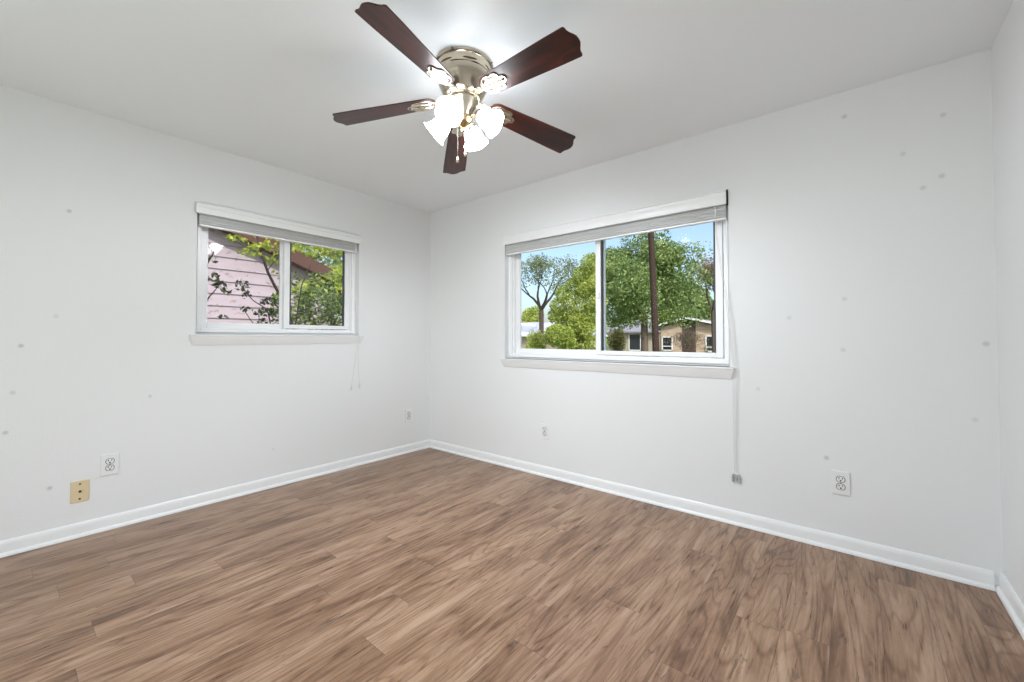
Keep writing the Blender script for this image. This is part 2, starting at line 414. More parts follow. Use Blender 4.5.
# ------------------------------------------------------------------ blinds
def blind(loc, rz, w_, vz0, vz1, bot, top, label, over, tapes):
    """loc = opening's lower left corner; z values are heights above the floor."""
    root = empty('window_blind', loc, rz); zb = loc[2]
    tag(root, label, 'blind')
    f = lambda z: z-zb
    # valance: a board with small crown steps, in front of the wall face
    h_ = vz1-vz0; z0 = f(vz0)
    prof = [(-.010, z0), (-.024, z0), (-.0265, z0+.004), (-.0265, z0+h_*.55), (-.0285, z0+h_*.60), (-.0285, z0+h_*.86), (-.0325, z0+h_*.90), (-.0325, z0+h_-.002), (-.030, z0+h_), (-.010, z0+h_)]
    MB().prism(prof, 0, -over[0], w_+over[1]).build('valance', M['trim'], root, smooth=25)
    MB().box((.010, -.004, f(vz0)+.020), (w_-.012, .036, f(top)-.006)).build('headrail', M['blind'], root, bevel=.002)
    for x in (.0045, w_-.011): MB().box((x, -.006, f(vz0)+.004), (x+.0055, .038, f(top)-.004)).build('headrail_bracket', M['blind_dark'], root)
    # slats stacked, each a shallow arch; the stack sags a little
    m = MB(); z = f(bot)+.016; k = 0; rnd = random.Random(3)
    while z < f(vz0)+.018:
        dy = rnd.uniform(-.0015, .0015); dz = rnd.uniform(-.0006, .0006)
        pr = [(.001+dy, z+dz), (.013+dy, z+.0022+dz), (.026+dy, z+dz), (.026+dy, z+.0036+dz), (.013+dy, z+.0052+dz), (.001+dy, z+.0036+dz)]
        m.prism(pr, 0, .012, w_-.015); z += .0052; k += 1
    m.build('slats', M['blind'], root)
    MB().box((.012, .000, f(bot)), (w_-.015, .028, f(bot)+.013)).build('bottom_rail', M['vinyl'], root, bevel=.003)
    for x in tapes:
        m = MB()
        for dx in (-.012, .012): m.tube([(x+dx, -.0035, f(vz0)+.01), (x+dx, -.0045, f(bot)+.03), (x+dx, -.002, f(bot)-.001)], .0012, 5)
        m.box((x-.016, -.001, f(bot)-.003), (x+.016, .020, f(bot)))
        m.build('ladder_cord', M['blind'], root)
    return root
b1 = blind((0, LO[0], LO[2]), PI/2, lw, 1.966, 2.040, 1.886, LO[3], 'white mini blind pulled up under valance on the smaller left wall window', (.012, .004), (.32, .62, .95))
b2 = blind((BO[0], 0, BO[2]), 0, bw, 1.950, 2.036, 1.862, BO[3], 'white mini blind pulled up under valance on the wide back wall window', (-.006, -.009), (.13, .66, 1.00, 1.30, 1.60))
# pull cords (local frames of the blinds)
m = MB(); o_ = Vector((BO[0], 0, BO[2]))
P = lambda x, y, z: Vector((x, y, z))-o_
m.tube([P(2.752, -.014, 1.952), P(2.757, -.030, 1.90), P(2.764, -.031, 1.765), P(2.786, -.031, 1.57), P(2.813, -.031, 1.376), P(2.843, -.031, 1.06), P(2.853, -.031, .95), P(2.850, -.025, .80), P(2.849, -.018, .55), P(2.850, -.012, .285)], .0014, 6)
m.tube([P(2.757, -.014, 1.952), P(2.763, -.030, 1.90), P(2.770, -.031, 1.765), P(2.793, -.031, 1.57), P(2.821, -.031, 1.376), P(2.849, -.031, 1.06), P(2.859, -.031, .95), P(2.859, -.025, .80), P(2.860, -.018, .55), P(2.861, -.012, .285)], .0014, 6)
cd = m.build('pull_cord', M['cord'], b2, smooth=60)
m = MB(); c0 = P(2.857, 0, .278)
for s_ in (-1, 1):
    m.tube([c0+Vector((s_*.017, -.010, -.024)), c0+Vector((s_*.019, -.011, 0)), c0+Vector((s_*.016, -.010, .022))], [.006, .007, .005], 8)
m.box(c0+Vector((-.018, -.006, -.022)), c0+Vector((.018, -.0005, .020)))
m.tube([c0+Vector((0, -.006, -.004)), c0+Vector((0, -.020, -.004))], .007, 12)
m.build('cord_cleat', M['clear'], cd, smooth=40)
m = MB(); rz = Matrix.Rotation(PI/2, 4, 'Z'); inv = rz.inverted()
L_ = lambda x, y, z: inv @ (Vector((x, y, z))-Vector((0, LO[0], LO[2])))
ends = [(-.884, .688), (-.806, .700)]
for i, (ye, ze) in enumerate(ends):
    m.tube([L_(.016, -.868+.010*i, 1.96), L_(.030, -.866+.008*i, 1.90), L_(.031, -.852+.008*i, 1.55), L_(.031, -.832+.006*i, 1.15), L_(.029, -.834+.012*i, 1.10), L_(.016, -.850+.022*i, .95), L_(.010, ye-.0, ze+.02)], .0012, 6)
cd = m.build('pull_cord', M['cord'], b1, smooth=60)
for ye, ze in ends:
    T_ = Matrix.Translation(L_(.010, ye, ze))
    MB().lathe([(.0012, .024), (.004, .022), (.0055, .012), (.0065, 0), (.008, -.014), (.0082, -.016), (.006, -.0165), (0, -.0165)], T_, 12).build('cord_tassel', M['cord'], cd, smooth=50)

# ------------------------------------------------------------------ outlets and plates (local: x along wall, -y into the room)
def outlet(label):
    root = empty('electrical_outlet'); tag(root, label, 'outlet', 'duplex outlets on the two far walls')
    hw, hh = .0385, .0615
    prof = MB(); prof.box((-hw, -.0068, -hh), (hw, 0, hh)); prof.build('cover_plate', M['plate'], root, bevel=.002, segs=2)
    for s_ in (-1, 1):
        m = MB(); cz = s_*.0195; pts = []
        for k in range(28):
            a = 2*PI*k/28; pts.append((.0172*math.cos(a), cz+max(-.0142, min(.0142, .0172*math.sin(a)))))
        m.prism(pts, 1, -.0085, -.003)
        rc = m.build('receptacle', [M['plate'], M['slot']], root, bevel=.0006)
        m = MB()                                                       # the dark shadow gap round the socket
        ri = [(x*1.16, cz+(z-cz)*1.16) for x, z in pts]
        m.prism(ri, 1, -.0071, -.004); m.build('socket_gap', M['slot'], rc)
        m = MB()
        m.box((-.0090, -.0090, cz+.001), (-.0052, -.0083, cz+.0100)).box((.0052, -.0090, cz+.002), (.0090, -.0083, cz+.0094))
        g = [(.0040*math.cos(2*PI*k/12), cz-.0068+.0040*math.sin(2*PI*k/12)) for k in range(12)]
        m.prism(g, 1, -.0090, -.0083); m.build('slots', M['slot'], rc)
    MB().lathe([(0, .0), (.0032, .0), (.0032, .002), (0, .003)], Matrix.Translation((0, -.005, 0)) @ Matrix.Rotation(PI/2, 4, 'X'), 14).build('screw', M['metal_light'], root)
    return root
spots = [((0, -2.410, .3775), PI/2, 'white duplex outlet on left wall, up and right of the almond cable plate'),
         ((0, -.267, .360), PI/2, 'white duplex outlet on left wall close to the far room corner'),
         ((1.452, 0, .3605), 0, 'white duplex outlet on back wall below left part of the wide window'),
         ((3.354, 0, .3555), 0, 'white duplex outlet on back wall right of the hanging blind cord')]
o0 = None
for loc, rz_, lab in spots:
    o = outlet(lab) if o0 is None else copy_tree(o0)
    o0 = o0 or o
    o.location = loc; o.rotation_euler = (0, 0, rz_); o['label'] = lab
cp = empty('cable_wall_plate', (0, -2.5315, .2535), PI/2); tag(cp, 'almond yellow cable wall plate near the baseboard of the left wall', 'wall plate')
MB().box((-.0375, -.005, -.0605), (.0375, 0, .0605)).build('cover_plate', M['almond'], cp, bevel=.003, segs=3)
RX = Matrix.Rotation(PI/2, 4, 'X')
MB().lathe([(0, .011), (.0035, .011), (.0038, .004), (.0068, .004), (.0068, .0), (0, 0)], Matrix.Translation((0, -.0045, 0)) @ RX, 6).build('coaxial_jack', M['brass'], cp)
for s_ in (-1, 1):
    MB().lathe([(0, .0030), (.0036, .0026), (.0054, .0), (0, 0)], Matrix.Translation((0, -.0045, s_*.0415)) @ RX, 14).build('screw', M['brass'], cp)

# ------------------------------------------------------------------ ceiling fan
FC = Vector((1.9685, -1.4323, H))
fan = empty('ceiling_fan', FC); tag(fan, 'flush mount ceiling fan with five dark mahogany blades and four lit bell shades', 'ceiling fan')
prof = [(0, 0), (.138, 0), (.1425, -.003), (.1425, -.012), (.139, -.016), (.134, -.018), (.131, -.030), (.1305, -.052), (.127, -.056), (.1255, -.066), (.124, -.082),
        (.1205, -.088), (.118, -.100), (.108, -.122), (.0985, -.142), (.094, -.150), (.088, -.154), (.080, -.160), (.078, -.166), (.070, -.168), (0, -.168)]
MB().lathe([p for p in prof], n=64).build('motor_housing', M['metal'], fan, smooth=28)
vent_m = simple('dark bronze vent', (.10, .07, .03), .5, .6)
for k in range(7):                                                     # long vent slots round the upper housing
    m = MB(); a0 = 2*PI*k/7+.35; vs = []
    for j in range(7):
        a = a0+(j-3)*.085; hz = .0045*math.sqrt(max(0.05, 1-((j-3)/3)**2))
        for rr_ in (.1317, .1290):
            for z in (-.041+hz, -.041-hz): vs.append((rr_*math.cos(a), rr_*math.sin(a), z))
    fs = [(0, 1, 3, 2), (24, 26, 27, 25)]
    for j in range(6):
        q = j*4; fs += [(q, q+4, q+5, q+1), (q+2, q+3, q+7, q+6), (q, q+2, q+6, q+4), (q+1, q+5, q+7, q+3)]
    m._add(vs, fs); m.build('vent_slot', vent_m, fan)
for k in range(4):
    a = R(-65+90*k); MB().lathe([(0, .0), (.0045, .0), (.004, .003), (0, .004)], Matrix.Translation((.1415*math.cos(a), .1415*math.sin(a), -.0075)) @ Matrix.Rotation(a, 4, 'Z') @ Matrix.Rotation(PI/2, 4, 'Y'), 10).build('mounting_screw', M['gasket'], fan)

nz = Vector((-.05255, .05422, 1)).normalized()
TILT = Vector((0, 0, 1)).rotation_difference(nz).to_matrix().to_4x4()
def outline(R0, R1):
    pts = []
    n = 14
    for i in range(n+1):                                                # rounded root
        a = PI/2+PI*i/n; pts.append((R0+.045+.045*math.cos(a), .0555*math.sin(a)))
    pts += [(R0+.08, -.0565), (R1-.10, -.0695), (R1-.012, -.0715)]
    ogee = [(-.0700, 0.0), (-.062, .0035), (-.052, .004), (-.040, .009), (-.026, .019), (-.014, .025), (0, .0265)]
    pts += [(R1-.004, -.0715)] + [(R1+dx, y) for y, dx in ogee]
    pts += [(R1+dx, -y) for y, dx in ogee[::-1][1:]] + [(R1-.004, .0715), (R1-.012, .0715), (R1-.10, .0695), (R1+0-.42, .0565)]
    return pts
def blade_mesh():
    m = MB(); pts = outline(.135, .632); n = len(pts)
    m.prism(pts, 2, -.003, .003); return m
def iron_mesh():
    m = MB(); z0, z1 = -.0085, -.0032
    half = [(.140, .0165), (.152, .030), (.166, .040), (.182, .047), (.200, .0475), (.214, .041), (.222, .044), (.238, .046), (.250, .040), (.256, .030), (.254, .022), (.264, .019), (.276, .014), (.2815, .006), (.282, 0)]
    pts = [(x, -y) for x, y in half] + [(x, y) for x, y in half[::-1][1:]]
    m.prism(pts, 2, z0, z1)
    # raised rib and two curled bars on the plate
    m.tube([(.150, 0, -.010), (.19, 0, -.013), (.235, 0, -.012), (.262, 0, -.009)], [.009, .007, .006, .004], 8)
    for s_ in (-1, 1):
        m.tube([(.160, s_*.016, -.009), (.180, s_*.026, -.0115), (.205, s_*.031, -.0115), (.228, s_*.029, -.011), (.243, s_*.031, -.009)], [.006, .0055, .005, .0045, .003], 8)
    # neck rising to the motor
    for i, (a, b) in enumerate([((.146, -.006), (.122, .002)), ((.122, .002), (.098, .002)), ((.098, .002), (.066, -.008))]):
        wa, wb = [(.017, .014), (.014, .016), (.016, .020)][i]
        vs = [(a[0], -wa, a[1]-.003), (a[0], wa, a[1]-.003), (a[0], wa, a[1]+.003), (a[0], -wa, a[1]+.003), (b[0], -wb, b[1]-.003), (b[0], wb, b[1]-.003), (b[0], wb, b[1]+.003), (b[0], -wb, b[1]+.003)]
        m._add(vs, [(0, 3, 2, 1), (4, 5, 6, 7), (0, 1, 5, 4), (1, 2, 6, 5), (2, 3, 7, 6), (3, 0, 4, 7)])
    return m
def screw_mesh(x, y):
    return MB().lathe([(0, -.0155), (.003, -.015), (.0055, -.012), (.0055, -.008), (0, -.008)], Matrix.Translation((x, y, 0)), 12)
b0 = blade_mesh().build('blade', M['blade'], fan, smooth=0, bevel=.0015)
i0 = iron_mesh().build('blade_bracket', M['metal_light'], fan, bevel=.001)
s0 = [screw_mesh(x, y).build('screw', M['gasket'], i0) for x, y in ((.172, .030), (.172, -.030), (.268, 0))]
A0 = -1.30646; PT = -.21222; Z0 = -.2215+.067
for k in range(5):
    if k == 0: b, i_ = b0, i0
    else:
        b = b0.copy(); COL.objects.link(b)
        i_ = i0.copy(); COL.objects.link(i_)
        for q_ in s0: s_ = q_.copy(); COL.objects.link(s_); s_.parent = i_
    mw = Matrix.Translation((0, 0, Z0)) @ TILT @ Matrix.Rotation(A0+k*2*PI/5, 4, 'Z') @ Matrix.Rotation(R(6.1), 4, 'Y') @ Matrix.Rotation(PT, 4, 'X')
    b.matrix_basis = mw; i_.matrix_basis = mw

# light kit
MB().lathe([(0, -.166), (.066, -.166), (.072, -.171), (.072, -.178), (.067, -.186), (.060, -.200), (.050, -.219), (.042, -.236), (.036, -.246), (.036, -.252), (0, -.252)], n=48).build('switch_housing', M['metal'], fan, smooth=30)
MB().lathe([(0, -.250), (.030, -.250), (.043, -.256), (.046, -.266), (.040, -.280), (.026, -.292), (.014, -.298), (.009, -.304), (.012, -.310), (.010, -.318), (.005, -.324), (0, -.326)], n=32).build('light_hub', M['gold'], fan, smooth=30)
SH = [(.0225, .000), (.0265, -.006), (.036, -.020), (.0455, -.036), (.051, -.052), (.0535, -.068), (.0560, -.082), (.0610, -.094), (.0690, -.104), (.0715, -.1065)]
SH = [(r_*.91, z*.93) for r_, z in SH]
SHI = [(r-.0028, z+.001) for r, z in SH[::-1]]
flare = lambda a, t_: 1+.035*max(0, 1-abs(t_-.5)*5)*math.cos(6*a)
ANG = [-68, 22, 112, 202]
for a in ANG:
    d = Vector((math.cos(R(a)), math.sin(R(a)), 0))
    neck = d*.080+Vector((0, 0, -.252)); elev = R(35)
    axis = (d*math.cos(elev)-Vector((0, 0, 1))*math.sin(elev)).normalized()
    m = MB(); m.tube([d*.030+Vector((0, 0, -.260)), d*.046+Vector((0, 0, -.247)), d*.062+Vector((0, 0, -.243)), neck-axis*.012], [.007, .0065, .0065, .008], 10)
    arm = m.build('lamp_arm', M['gold'], fan, smooth=40)
    mt = Matrix.Translation(neck) @ (-axis).to_track_quat('Z', 'Y').to_matrix().to_4x4()
    MB().lathe([(0, .016), (.016, .016), (.022, .010), (.0275, .004), (.0285, -.004), (.0265, -.007), (0, -.005)], n=24).build('shade_fitter', M['metal_light'], arm, mw=mt, smooth=40)
    sh = MB().lathe(SH+SHI, n=48, rfun=flare).build('lamp_shade', M['shade'], fan, mw=mt, smooth=60)
    MB().lathe([(0, -.006), (.013, -.008), (.014, -.022), (.021, -.040), (.0265, -.056), (.025, -.070), (.016, -.081), (0, -.085)], n=20).build('bulb', M['bulb'], sh, smooth=60)
    lt = bpy.data.lights.new('bulb_light', 'SPOT'); lt.spot_size = R(150); lt.spot_blend = .6; lt.energy = BULB_WATTS; lt.color = (.875, .94, 1); lt.shadow_soft_size = .03
    lo = bpy.data.objects.new('bulb_light', lt); COL.objects.link(lo); lo.location = FC+neck+axis*.112; lo.rotation_euler = (axis+Vector((0, 0, -1.1))).to_track_quat('-Z', 'Y').to_euler()
# pull chains
for (x, y, zb_, fr) in ((.021, -.058, -.478, .0075), (.002, .010, -.420, .0065)):
    m = MB(); z = -.225
    while z > zb_:
        m.lathe([(0, .0022), (.0018, .001), (.0018, -.001), (0, -.0022)], Matrix.Translation((x, y, z)), 6); z -= .0042
    m.tube([(x, y, -.222), (x, y, zb_)], .0006, 5); m.tube([(x*.6, y*.6, -.215), (x, y, -.222)], .003, 6)
    pc = m.build('pull_chain', M['metal_light'], fan)
    MB().lathe([(0, .012), (.002, .010), (.003, .004), (fr, -.004), (fr*1.05, -.012), (fr*.6, -.020), (0, -.022)], Matrix.Translation((x, y, zb_)), 14).build('fob', M['metal_light'], pc, smooth=50)

# ------------------------------------------------------------------ outdoors
GZ = -.5
g = MB(); g.box((-120, -60, GZ-.3), (80, 160, GZ)); tag(g.build('ground', M['grass']), kind='structure')

def leaves(mb, clumps, size, rnd, up=.25):
    for c, rad, n in clumps:
        c = Vector(c)
        for _ in range(n):
            while True:
                q = Vector((rnd.uniform(-1, 1), rnd.uniform(-1, 1), rnd.uniform(-1, 1)))
                if .02 < q.length < 1: break
            q = q*(q.length**-.35)
            p = c+Vector((q.x*rad[0], q.y*rad[1], q.z*rad[2]))
            nrm = Vector((rnd.gauss(0, 1), rnd.gauss(0, 1), rnd.gauss(0, 1)+up)).normalized()
            a = nrm.orthogonal().normalized(); a.rotate(Matrix.Rotation(rnd.uniform(0, 2*PI), 3, nrm)); b = nrm.cross(a)
            s = size*rnd.uniform(.6, 1.3)
            mb._add([p-a*s*.5, p+b*s*.28+nrm*s*.06, p+a*s*.5, p-b*s*.28+nrm*s*.06], [(0, 1, 2, 3)])
def fork(mb, p, d, ln, r, depth, rnd, tips, spread=.6, bend=.12):
    pts = [p.copy()]; rs = [r]
    for i in range(4):
        d = (d+Vector((rnd.gauss(0, bend), rnd.gauss(0, bend), rnd.gauss(0, bend)))).normalized()
        p = p+d*ln/4; pts.append(p.copy()); rs.append(r*(1-.35*(i+1)/4))
    mb.tube(pts, rs, 6)
    if depth == 0: tips.append(p); return
    if depth <= 2: tips.append(p)
    for k in range(rnd.choice((2, 3))):
        nd = (d+Vector((rnd.uniform(-1, 1), rnd.uniform(-1, 1), rnd.uniform(-.35, .7)))*spread).normalized()
        fork(mb, p, nd, ln*rnd.uniform(.62, .85), rs[-1]*.72, depth-1, rnd, tips, spread, bend)
def tree(name, label, cat, base, trunk_h, r, lim, depth, clump, nleaf, size, leafm, barkm, seed, lean=(0, 0), spread=.6, extra=(), group=None):
    rnd = random.Random(seed); base = Vector(base)
    root = empty(name, base); tag(root, label, cat, group)
    mb = MB(); top = Vector((lean[0], lean[1], trunk_h)); tips = []
    mb.tube([Vector((0, 0, -.1)), top*.3, top*.65, top], [r*1.25, r, r*.92, r*.85], 9)
    for k in range(4):
        a = 2*PI*k/4+rnd.uniform(-.5, .5)
        fork(mb, top.copy(), Vector((math.cos(a)*.75, math.sin(a)*.75, .85)).normalized(), lim, r*.6, depth, rnd, tips, spread)
    mb.build('trunk', barkm, root, smooth=60)
    fb = MB(); cl = [(t, clump, max(3, nleaf//(len(tips)+len(extra)))) for t in tips]
    cl += [(Vector(e[:3])-base, e[3] if len(e) > 3 else clump, e[4] if len(e) > 4 else nleaf//(len(tips)+len(extra))) for e in extra]
    leaves(fb, cl, size, rnd); fb.build('foliage', leafm, root)
    return root
def bush(name, label, cat, base, rx, rz_, n, size, leafm, seed, group=None, parts=7):
    rnd = random.Random(seed); root = empty(name, base); tag(root, label, cat, group)
    st = MB(); cl = []
    for k in range(parts):
        a = 2*PI*k/parts+rnd.uniform(-.3, .3); q = rnd.uniform(.15, .6)
        c = Vector((math.cos(a)*rx*q, math.sin(a)*rx*q, rz_*rnd.uniform(.7, 1.2)))
        st.tube([(c.x*.15, c.y*.15, -.05), (c.x*.5, c.y*.5, c.z*.5), c], [.02, .015, .006], 5)
        cl.append((c, (rx*.55, rx*.55, rz_*.72), n//parts))
    st.build('stems', M['bark'], root); fb = MB(); leaves(fb, cl, size, rnd); fb.build('foliage', leafm, root)
    return root

# -- through the wide back window
tree('leafy_tree', 'big green tree just left of the dark utility pole', 'tree', (-6.0, 21, GZ), 3.0, .22, 1.35, 3, (.95, .95, .75), 52000, .16, M['leaf_green'], M['bark'], 11,
     extra=[(-7.4, 21, 5.0), (-6.7, 21.3, 6.3), (-5.6, 20.8, 6.6), (-4.6, 21, 6.0), (-4.0, 21, 5.0), (-3.9, 21, 4.0), (-7.5, 21, 3.6), (-5.2, 20.7, 5.0), (-6.4, 20.5, 4.3), (-4.7, 20.8, 3.6), (-7.7, 21.2, 2.9), (-7.9, 21, 4.4), (-6.9, 21, 3.2), (-3.6, 20.9, 3.1), (-5.5, 21.3, 3.2), (-4.4, 20.9, 2.7), (-8.1, 20.9, 2.6), (-7.3, 20.8, 2.3), (-6.7, 20.8, 2.5), (-5.2, 20.8, 2.4), (-3.7, 20.8, 2.4), (-4.2, 21, 4.2), (-3.2, 21, 4.4), (-7.0, 20.7, 4.6), (-6.5, 21, 7.0), (-5.4, 21, 7.1), (-7.6, 21, 6.0), (-3.5, 21, 5.7)])
tree('young_tree', 'bushy yellow-green tree filling right half of the left pane', 'tree', (-5.35, 12, GZ), 1.0, .06, .5, 3, (.34, .34, .34), 24000, .095, M['leaf_lime'], M['bark'], 5, spread=.45,
     extra=[(x, 12+.15*math.sin(k*2.1), z, (.36, .36, .36), 620) for k, (x, z) in enumerate([(-6.3, 2.1), (-6.1, 1.5), (-6.1, 2.5), (-5.9, 3.0), (-5.95, 2.0), (-5.8, 1.4), (-5.8, .8), (-5.5, 3.3), (-5.5, 2.7), (-5.5, 2.1), (-5.4, 1.5), (-5.4, .9), (-5.1, 3.7), (-5.1, 3.1), (-5.05, 2.5), (-5.0, 1.9), (-5.0, 1.3), (-5.0, .7), (-4.7, 4.2), (-4.65, 3.7), (-4.7, 3.1), (-4.6, 2.6), (-4.6, 2.0), (-4.6, 1.4), (-4.6, .9), (-4.4, 4.0), (-4.3, 3.3), (-4.3, 2.6)])])
tree('gnarled_tree', 'far tree with dark forked trunk and thin crown above the pale roof', 'tree', (-19.7, 30, GZ), 4.4, .25, 2.0, 3, (.85, .85, .6), 4200, .22, M['leaf_grey'], M['bark_dark'], 21, spread=.8)
tree('thin_tree', 'sparse russet tree at right edge of the back window above the brick house', 'tree', (-3.35, 26, GZ), 3.4, .16, 1.25, 3, (.75, .75, .65), 7500, .14, M['leaf_pink'], M['bark'], 8, spread=.6, lean=(-.1, 0),
     extra=[(-4.1, 26, 6.9), (-3.6, 26, 6.3), (-4.3, 26, 5.6), (-3.6, 26, 5.0), (-4.5, 26, 6.3), (-4.0, 26, 4.6)])
rb = random.Random(4)
far = [(-46.5, 64, 7.4), (-39.5, 66, 6.4), (-32.4, 64, 7.2), (-25.8, 64, 8.8), (-19.2, 64, 9.0), (-12.6, 56, 9.0), (-6.3, 63, 9.6), (-.2, 62, 9.0)]
labs = ['dense green tree at far left behind the pale roof', 'low green tree behind the gnarled tree trunk', 'rounded far tree between the gnarled trunk and the yellow-green tree', 'background tree just left of the grey hip roof',
        'background tree above the grey hip roof', 'background tree left of the gable peak', 'background tree rising behind the gable peak', 'background tree at far right behind the brick house']
for i, (x, y, h_) in enumerate(far):
    rr = random.Random(i)
    tree('background_tree', labs[i], 'tree', (x, y, GZ), h_*.45, .2, h_*.16, 2, (.9, .9, .8), 900, .42, M['leaf_green'] if i % 2 else M['leaf_lime'], M['bark'], 40+i, group='trees behind the houses across the street',
         extra=[(x+rr.uniform(-1.9, 1.9), y+rr.uniform(-.5, .5), h_*q, (1.35, 1.3, 1.25), 420) for q in (.15, .2, .3, .4, .42, .54, .5, .66, .78, .88, .36, .6, .74, .83)])
pole = MB(); pole.tube([(-3.115, 15, GZ-.2), (-3.12, 15, .5), (-3.31, 15, 5.8), (-3.42, 15, 9.0)], [.155, .15, .125, .11], 16)
tag(pole.build('utility_pole', M['pole'], smooth=40), 'dark brown wooden utility pole leaning slightly before the green tree', 'pole')
bush('round_shrub', 'rounded green shrub in lower left corner of the back window', 'shrub', (-8.0, 13, GZ), .60, 1.28, 6500, .09, M['leaf_lime'], 31)
bush('hedge_shrub', 'olive hedge shrub before the grey hip roofed wing', 'shrub', (-11.0, 28, GZ), .85, 1.35, 3000, .13, M['leaf_olive'], 32)
# bare russet bush in front of the brick gable
rnd = random.Random(9); root = empty('bare_bush', (-6.2, 30, GZ)); tag(root, 'bare russet twiggy bush in front of the brick gable', 'bush')
mb = MB(); tips = []
for k in range(11):
    a = 2*PI*k/11; fork(mb, Vector((math.cos(a)*.1, math.sin(a)*.1, 0)), Vector((math.cos(a)*.42, math.sin(a)*.42, 1)).normalized(), .75, .03, 3, rnd, tips, .55)
mb.build('twigs', M['bark'], root); fb = MB(); leaves(fb, [(t, (.22, .22, .22), 7) for t in tips], .11, rnd); fb.build('foliage', M['leaf_pink'], root)

# -- brick house with low gable (facade at y = 34)
h = empty('brick_house', (-7.4, 34, GZ)); tag(h, 'tan brick house with low white-edged gable and dark brown panel behind the bare bush', 'house')
o_ = Vector((-7.4, 34, GZ))
def hb(name, mat, boxes, parent=h, org=None, bevel=0):
    org = o_ if org is None else org
    m = MB()
    for a, b in boxes: m.box(Vector(a)-org, Vector(b)-org)
    return m.build(name, mat, parent, bevel=bevel)
def gable_pts(cx, half, z0, zp): return [(cx-half, GZ), (cx+half, GZ), (cx+half, z0), (cx, zp), (cx-half, z0)]
m = MB(); m.prism([(x-o_.x, z-o_.z) for x, z in gable_pts(-7.33, 2.35, 2.15, 2.72)], 1, 0, 7); m.build('wall', M['brick'], h)
for s_ in (-1, 1):
    m = MB(); cx = -7.33-o_.x; zp = 2.94-GZ
    pts = [(cx, zp), (cx+s_*2.9, zp-.70), (cx+s_*2.9, zp-.80), (cx, zp-.10)]
    m.prism(pts, 1, -.45, 7.3); rf = m.build('roof', M['shingle'], h)
    m = MB(); pts = [(cx, zp+.03), (cx+s_*2.93, zp-.67), (cx+s_*2.93, zp-.83), (cx, zp-.13)]
    m.prism(pts, 1, -.50, -.45); m.build('fascia', M['fascia'], rf)
m = MB(); m.prism([(x-o_.x, z-o_.z) for x, z in [(-7.80, GZ+.3), (-6.72, GZ+.3), (-6.72, 2.57), (-7.33, 2.70), (-7.80, 2.60)]], 1, -.04, .02); m.build('gable_panel', M['brown_panel'], h)
for (x0, x1, z0, z1) in ((-9.56, -8.62, .08, 1.32), (-5.95, -5.05, .05, 1.40)):
    org = o_
    fr = hb('window', M['fascia'], [((x0, 33.94, z0), (x0+.09, 34.02, z1)), ((x1-.09, 33.94, z0), (x1, 34.02, z1)), ((x0, 33.94, z1-.09), (x1, 34.02, z1)), ((x0, 33.94, z0), (x1, 34.02, z0+.09)), ((x0, 33.95, z0+.36), (x1, 34.02, z0+.43))])
    hb('pane', M['win_dark'], [((x0+.05, 33.985, z0+.05), (x1-.05, 34.01, z1-.05))], fr)
# right neighbour wing roof further back
m = MB(); m.prism([(-5.6-o_.x, 2.55-GZ), (-1.5-o_.x, 2.55-GZ), (-1.5-o_.x, 3.1-GZ), (-5.0-o_.x, 3.1-GZ)], 1, 3.0, 6.5); m.build('rear_roof', M['shingle'], h)
# -- hip roofed house
h2 = empty('hip_roof_house', (-12.9, 34, GZ)); tag(h2, 'low tan house with grey hip roof behind the big green tree', 'house'); o2 = Vector((-12.9, 34, GZ))
hb('wall', M['tan_wall'], [((-14.5, 34, GZ), (-9.75, 40, 1.75))], h2, o2)
m = MB(); E = [(-15.0, 33.5, 1.68), (-9.6, 33.5, 1.68), (-9.6, 40.5, 1.68), (-15.0, 40.5, 1.68), (-13.0, 36.4, 3.0), (-12.3, 37.6, 3.0)]
E2 = [(x, y, 1.80) for x, y, z in E[:4]]
vs = [Vector(v)-o2 for v in E[:4]+E2+E[4:]]
m._add(vs, [(0, 3, 2, 1), (0, 1, 5, 4), (1, 2, 6, 5), (2, 3, 7, 6), (3, 0, 4, 7), (4, 5, 9, 8), (5, 6, 9), (6, 7, 8, 9), (7, 4, 8)])
m.build('roof', M['shingle'], h2)
fr = hb('window', M['fascia'], [((-12.62, 33.93, .02), (-12.54, 34.02, 1.62)), ((-11.52, 33.93, .02), (-11.44, 34.02, 1.62)), ((-12.62, 33.93, .02), (-11.44, 34.02, .12)), ((-12.62, 33.93, 1.54), (-11.44, 34.02, 1.62))], h2, o2)
hb('pane', M['win_dark'], [((-12.56, 33.97, .08), (-11.5, 34.01, 1.58))], fr, o2)
# -- pale roofed house
h3 = empty('pale_roof_house', (-20.5, 30, GZ)); tag(h3, 'house with pale low-pitched roof behind the rounded green shrub', 'house'); o3 = Vector((-20.5, 30, GZ))
hb('wall', M['tan_wall'], [((-26.5, 31, GZ), (-17.4, 38, 1.35))], h3, o3)
m = MB(); vs = [Vector(v)-o3 for v in [(-27, 30.4, 1.36), (-16.9, 30.4, 1.36), (-16.9, 38.5, 1.36), (-27, 38.5, 1.36), (-27, 30.4, 1.5), (-16.9, 30.4, 1.5), (-16.9, 38.5, 1.5), (-27, 38.5, 1.5), (-27, 34.4, 2.95), (-19.6, 34.4, 2.95)]]
m._add(vs, [(0, 3, 2, 1), (0, 1, 5, 4), (1, 2, 6, 5), (2, 3, 7, 6), (3, 0, 4, 8, 7), (4, 5, 9, 8), (5, 6, 9), (6, 7, 8, 9)])
m.build('roof', M['pale_roof'], h3)

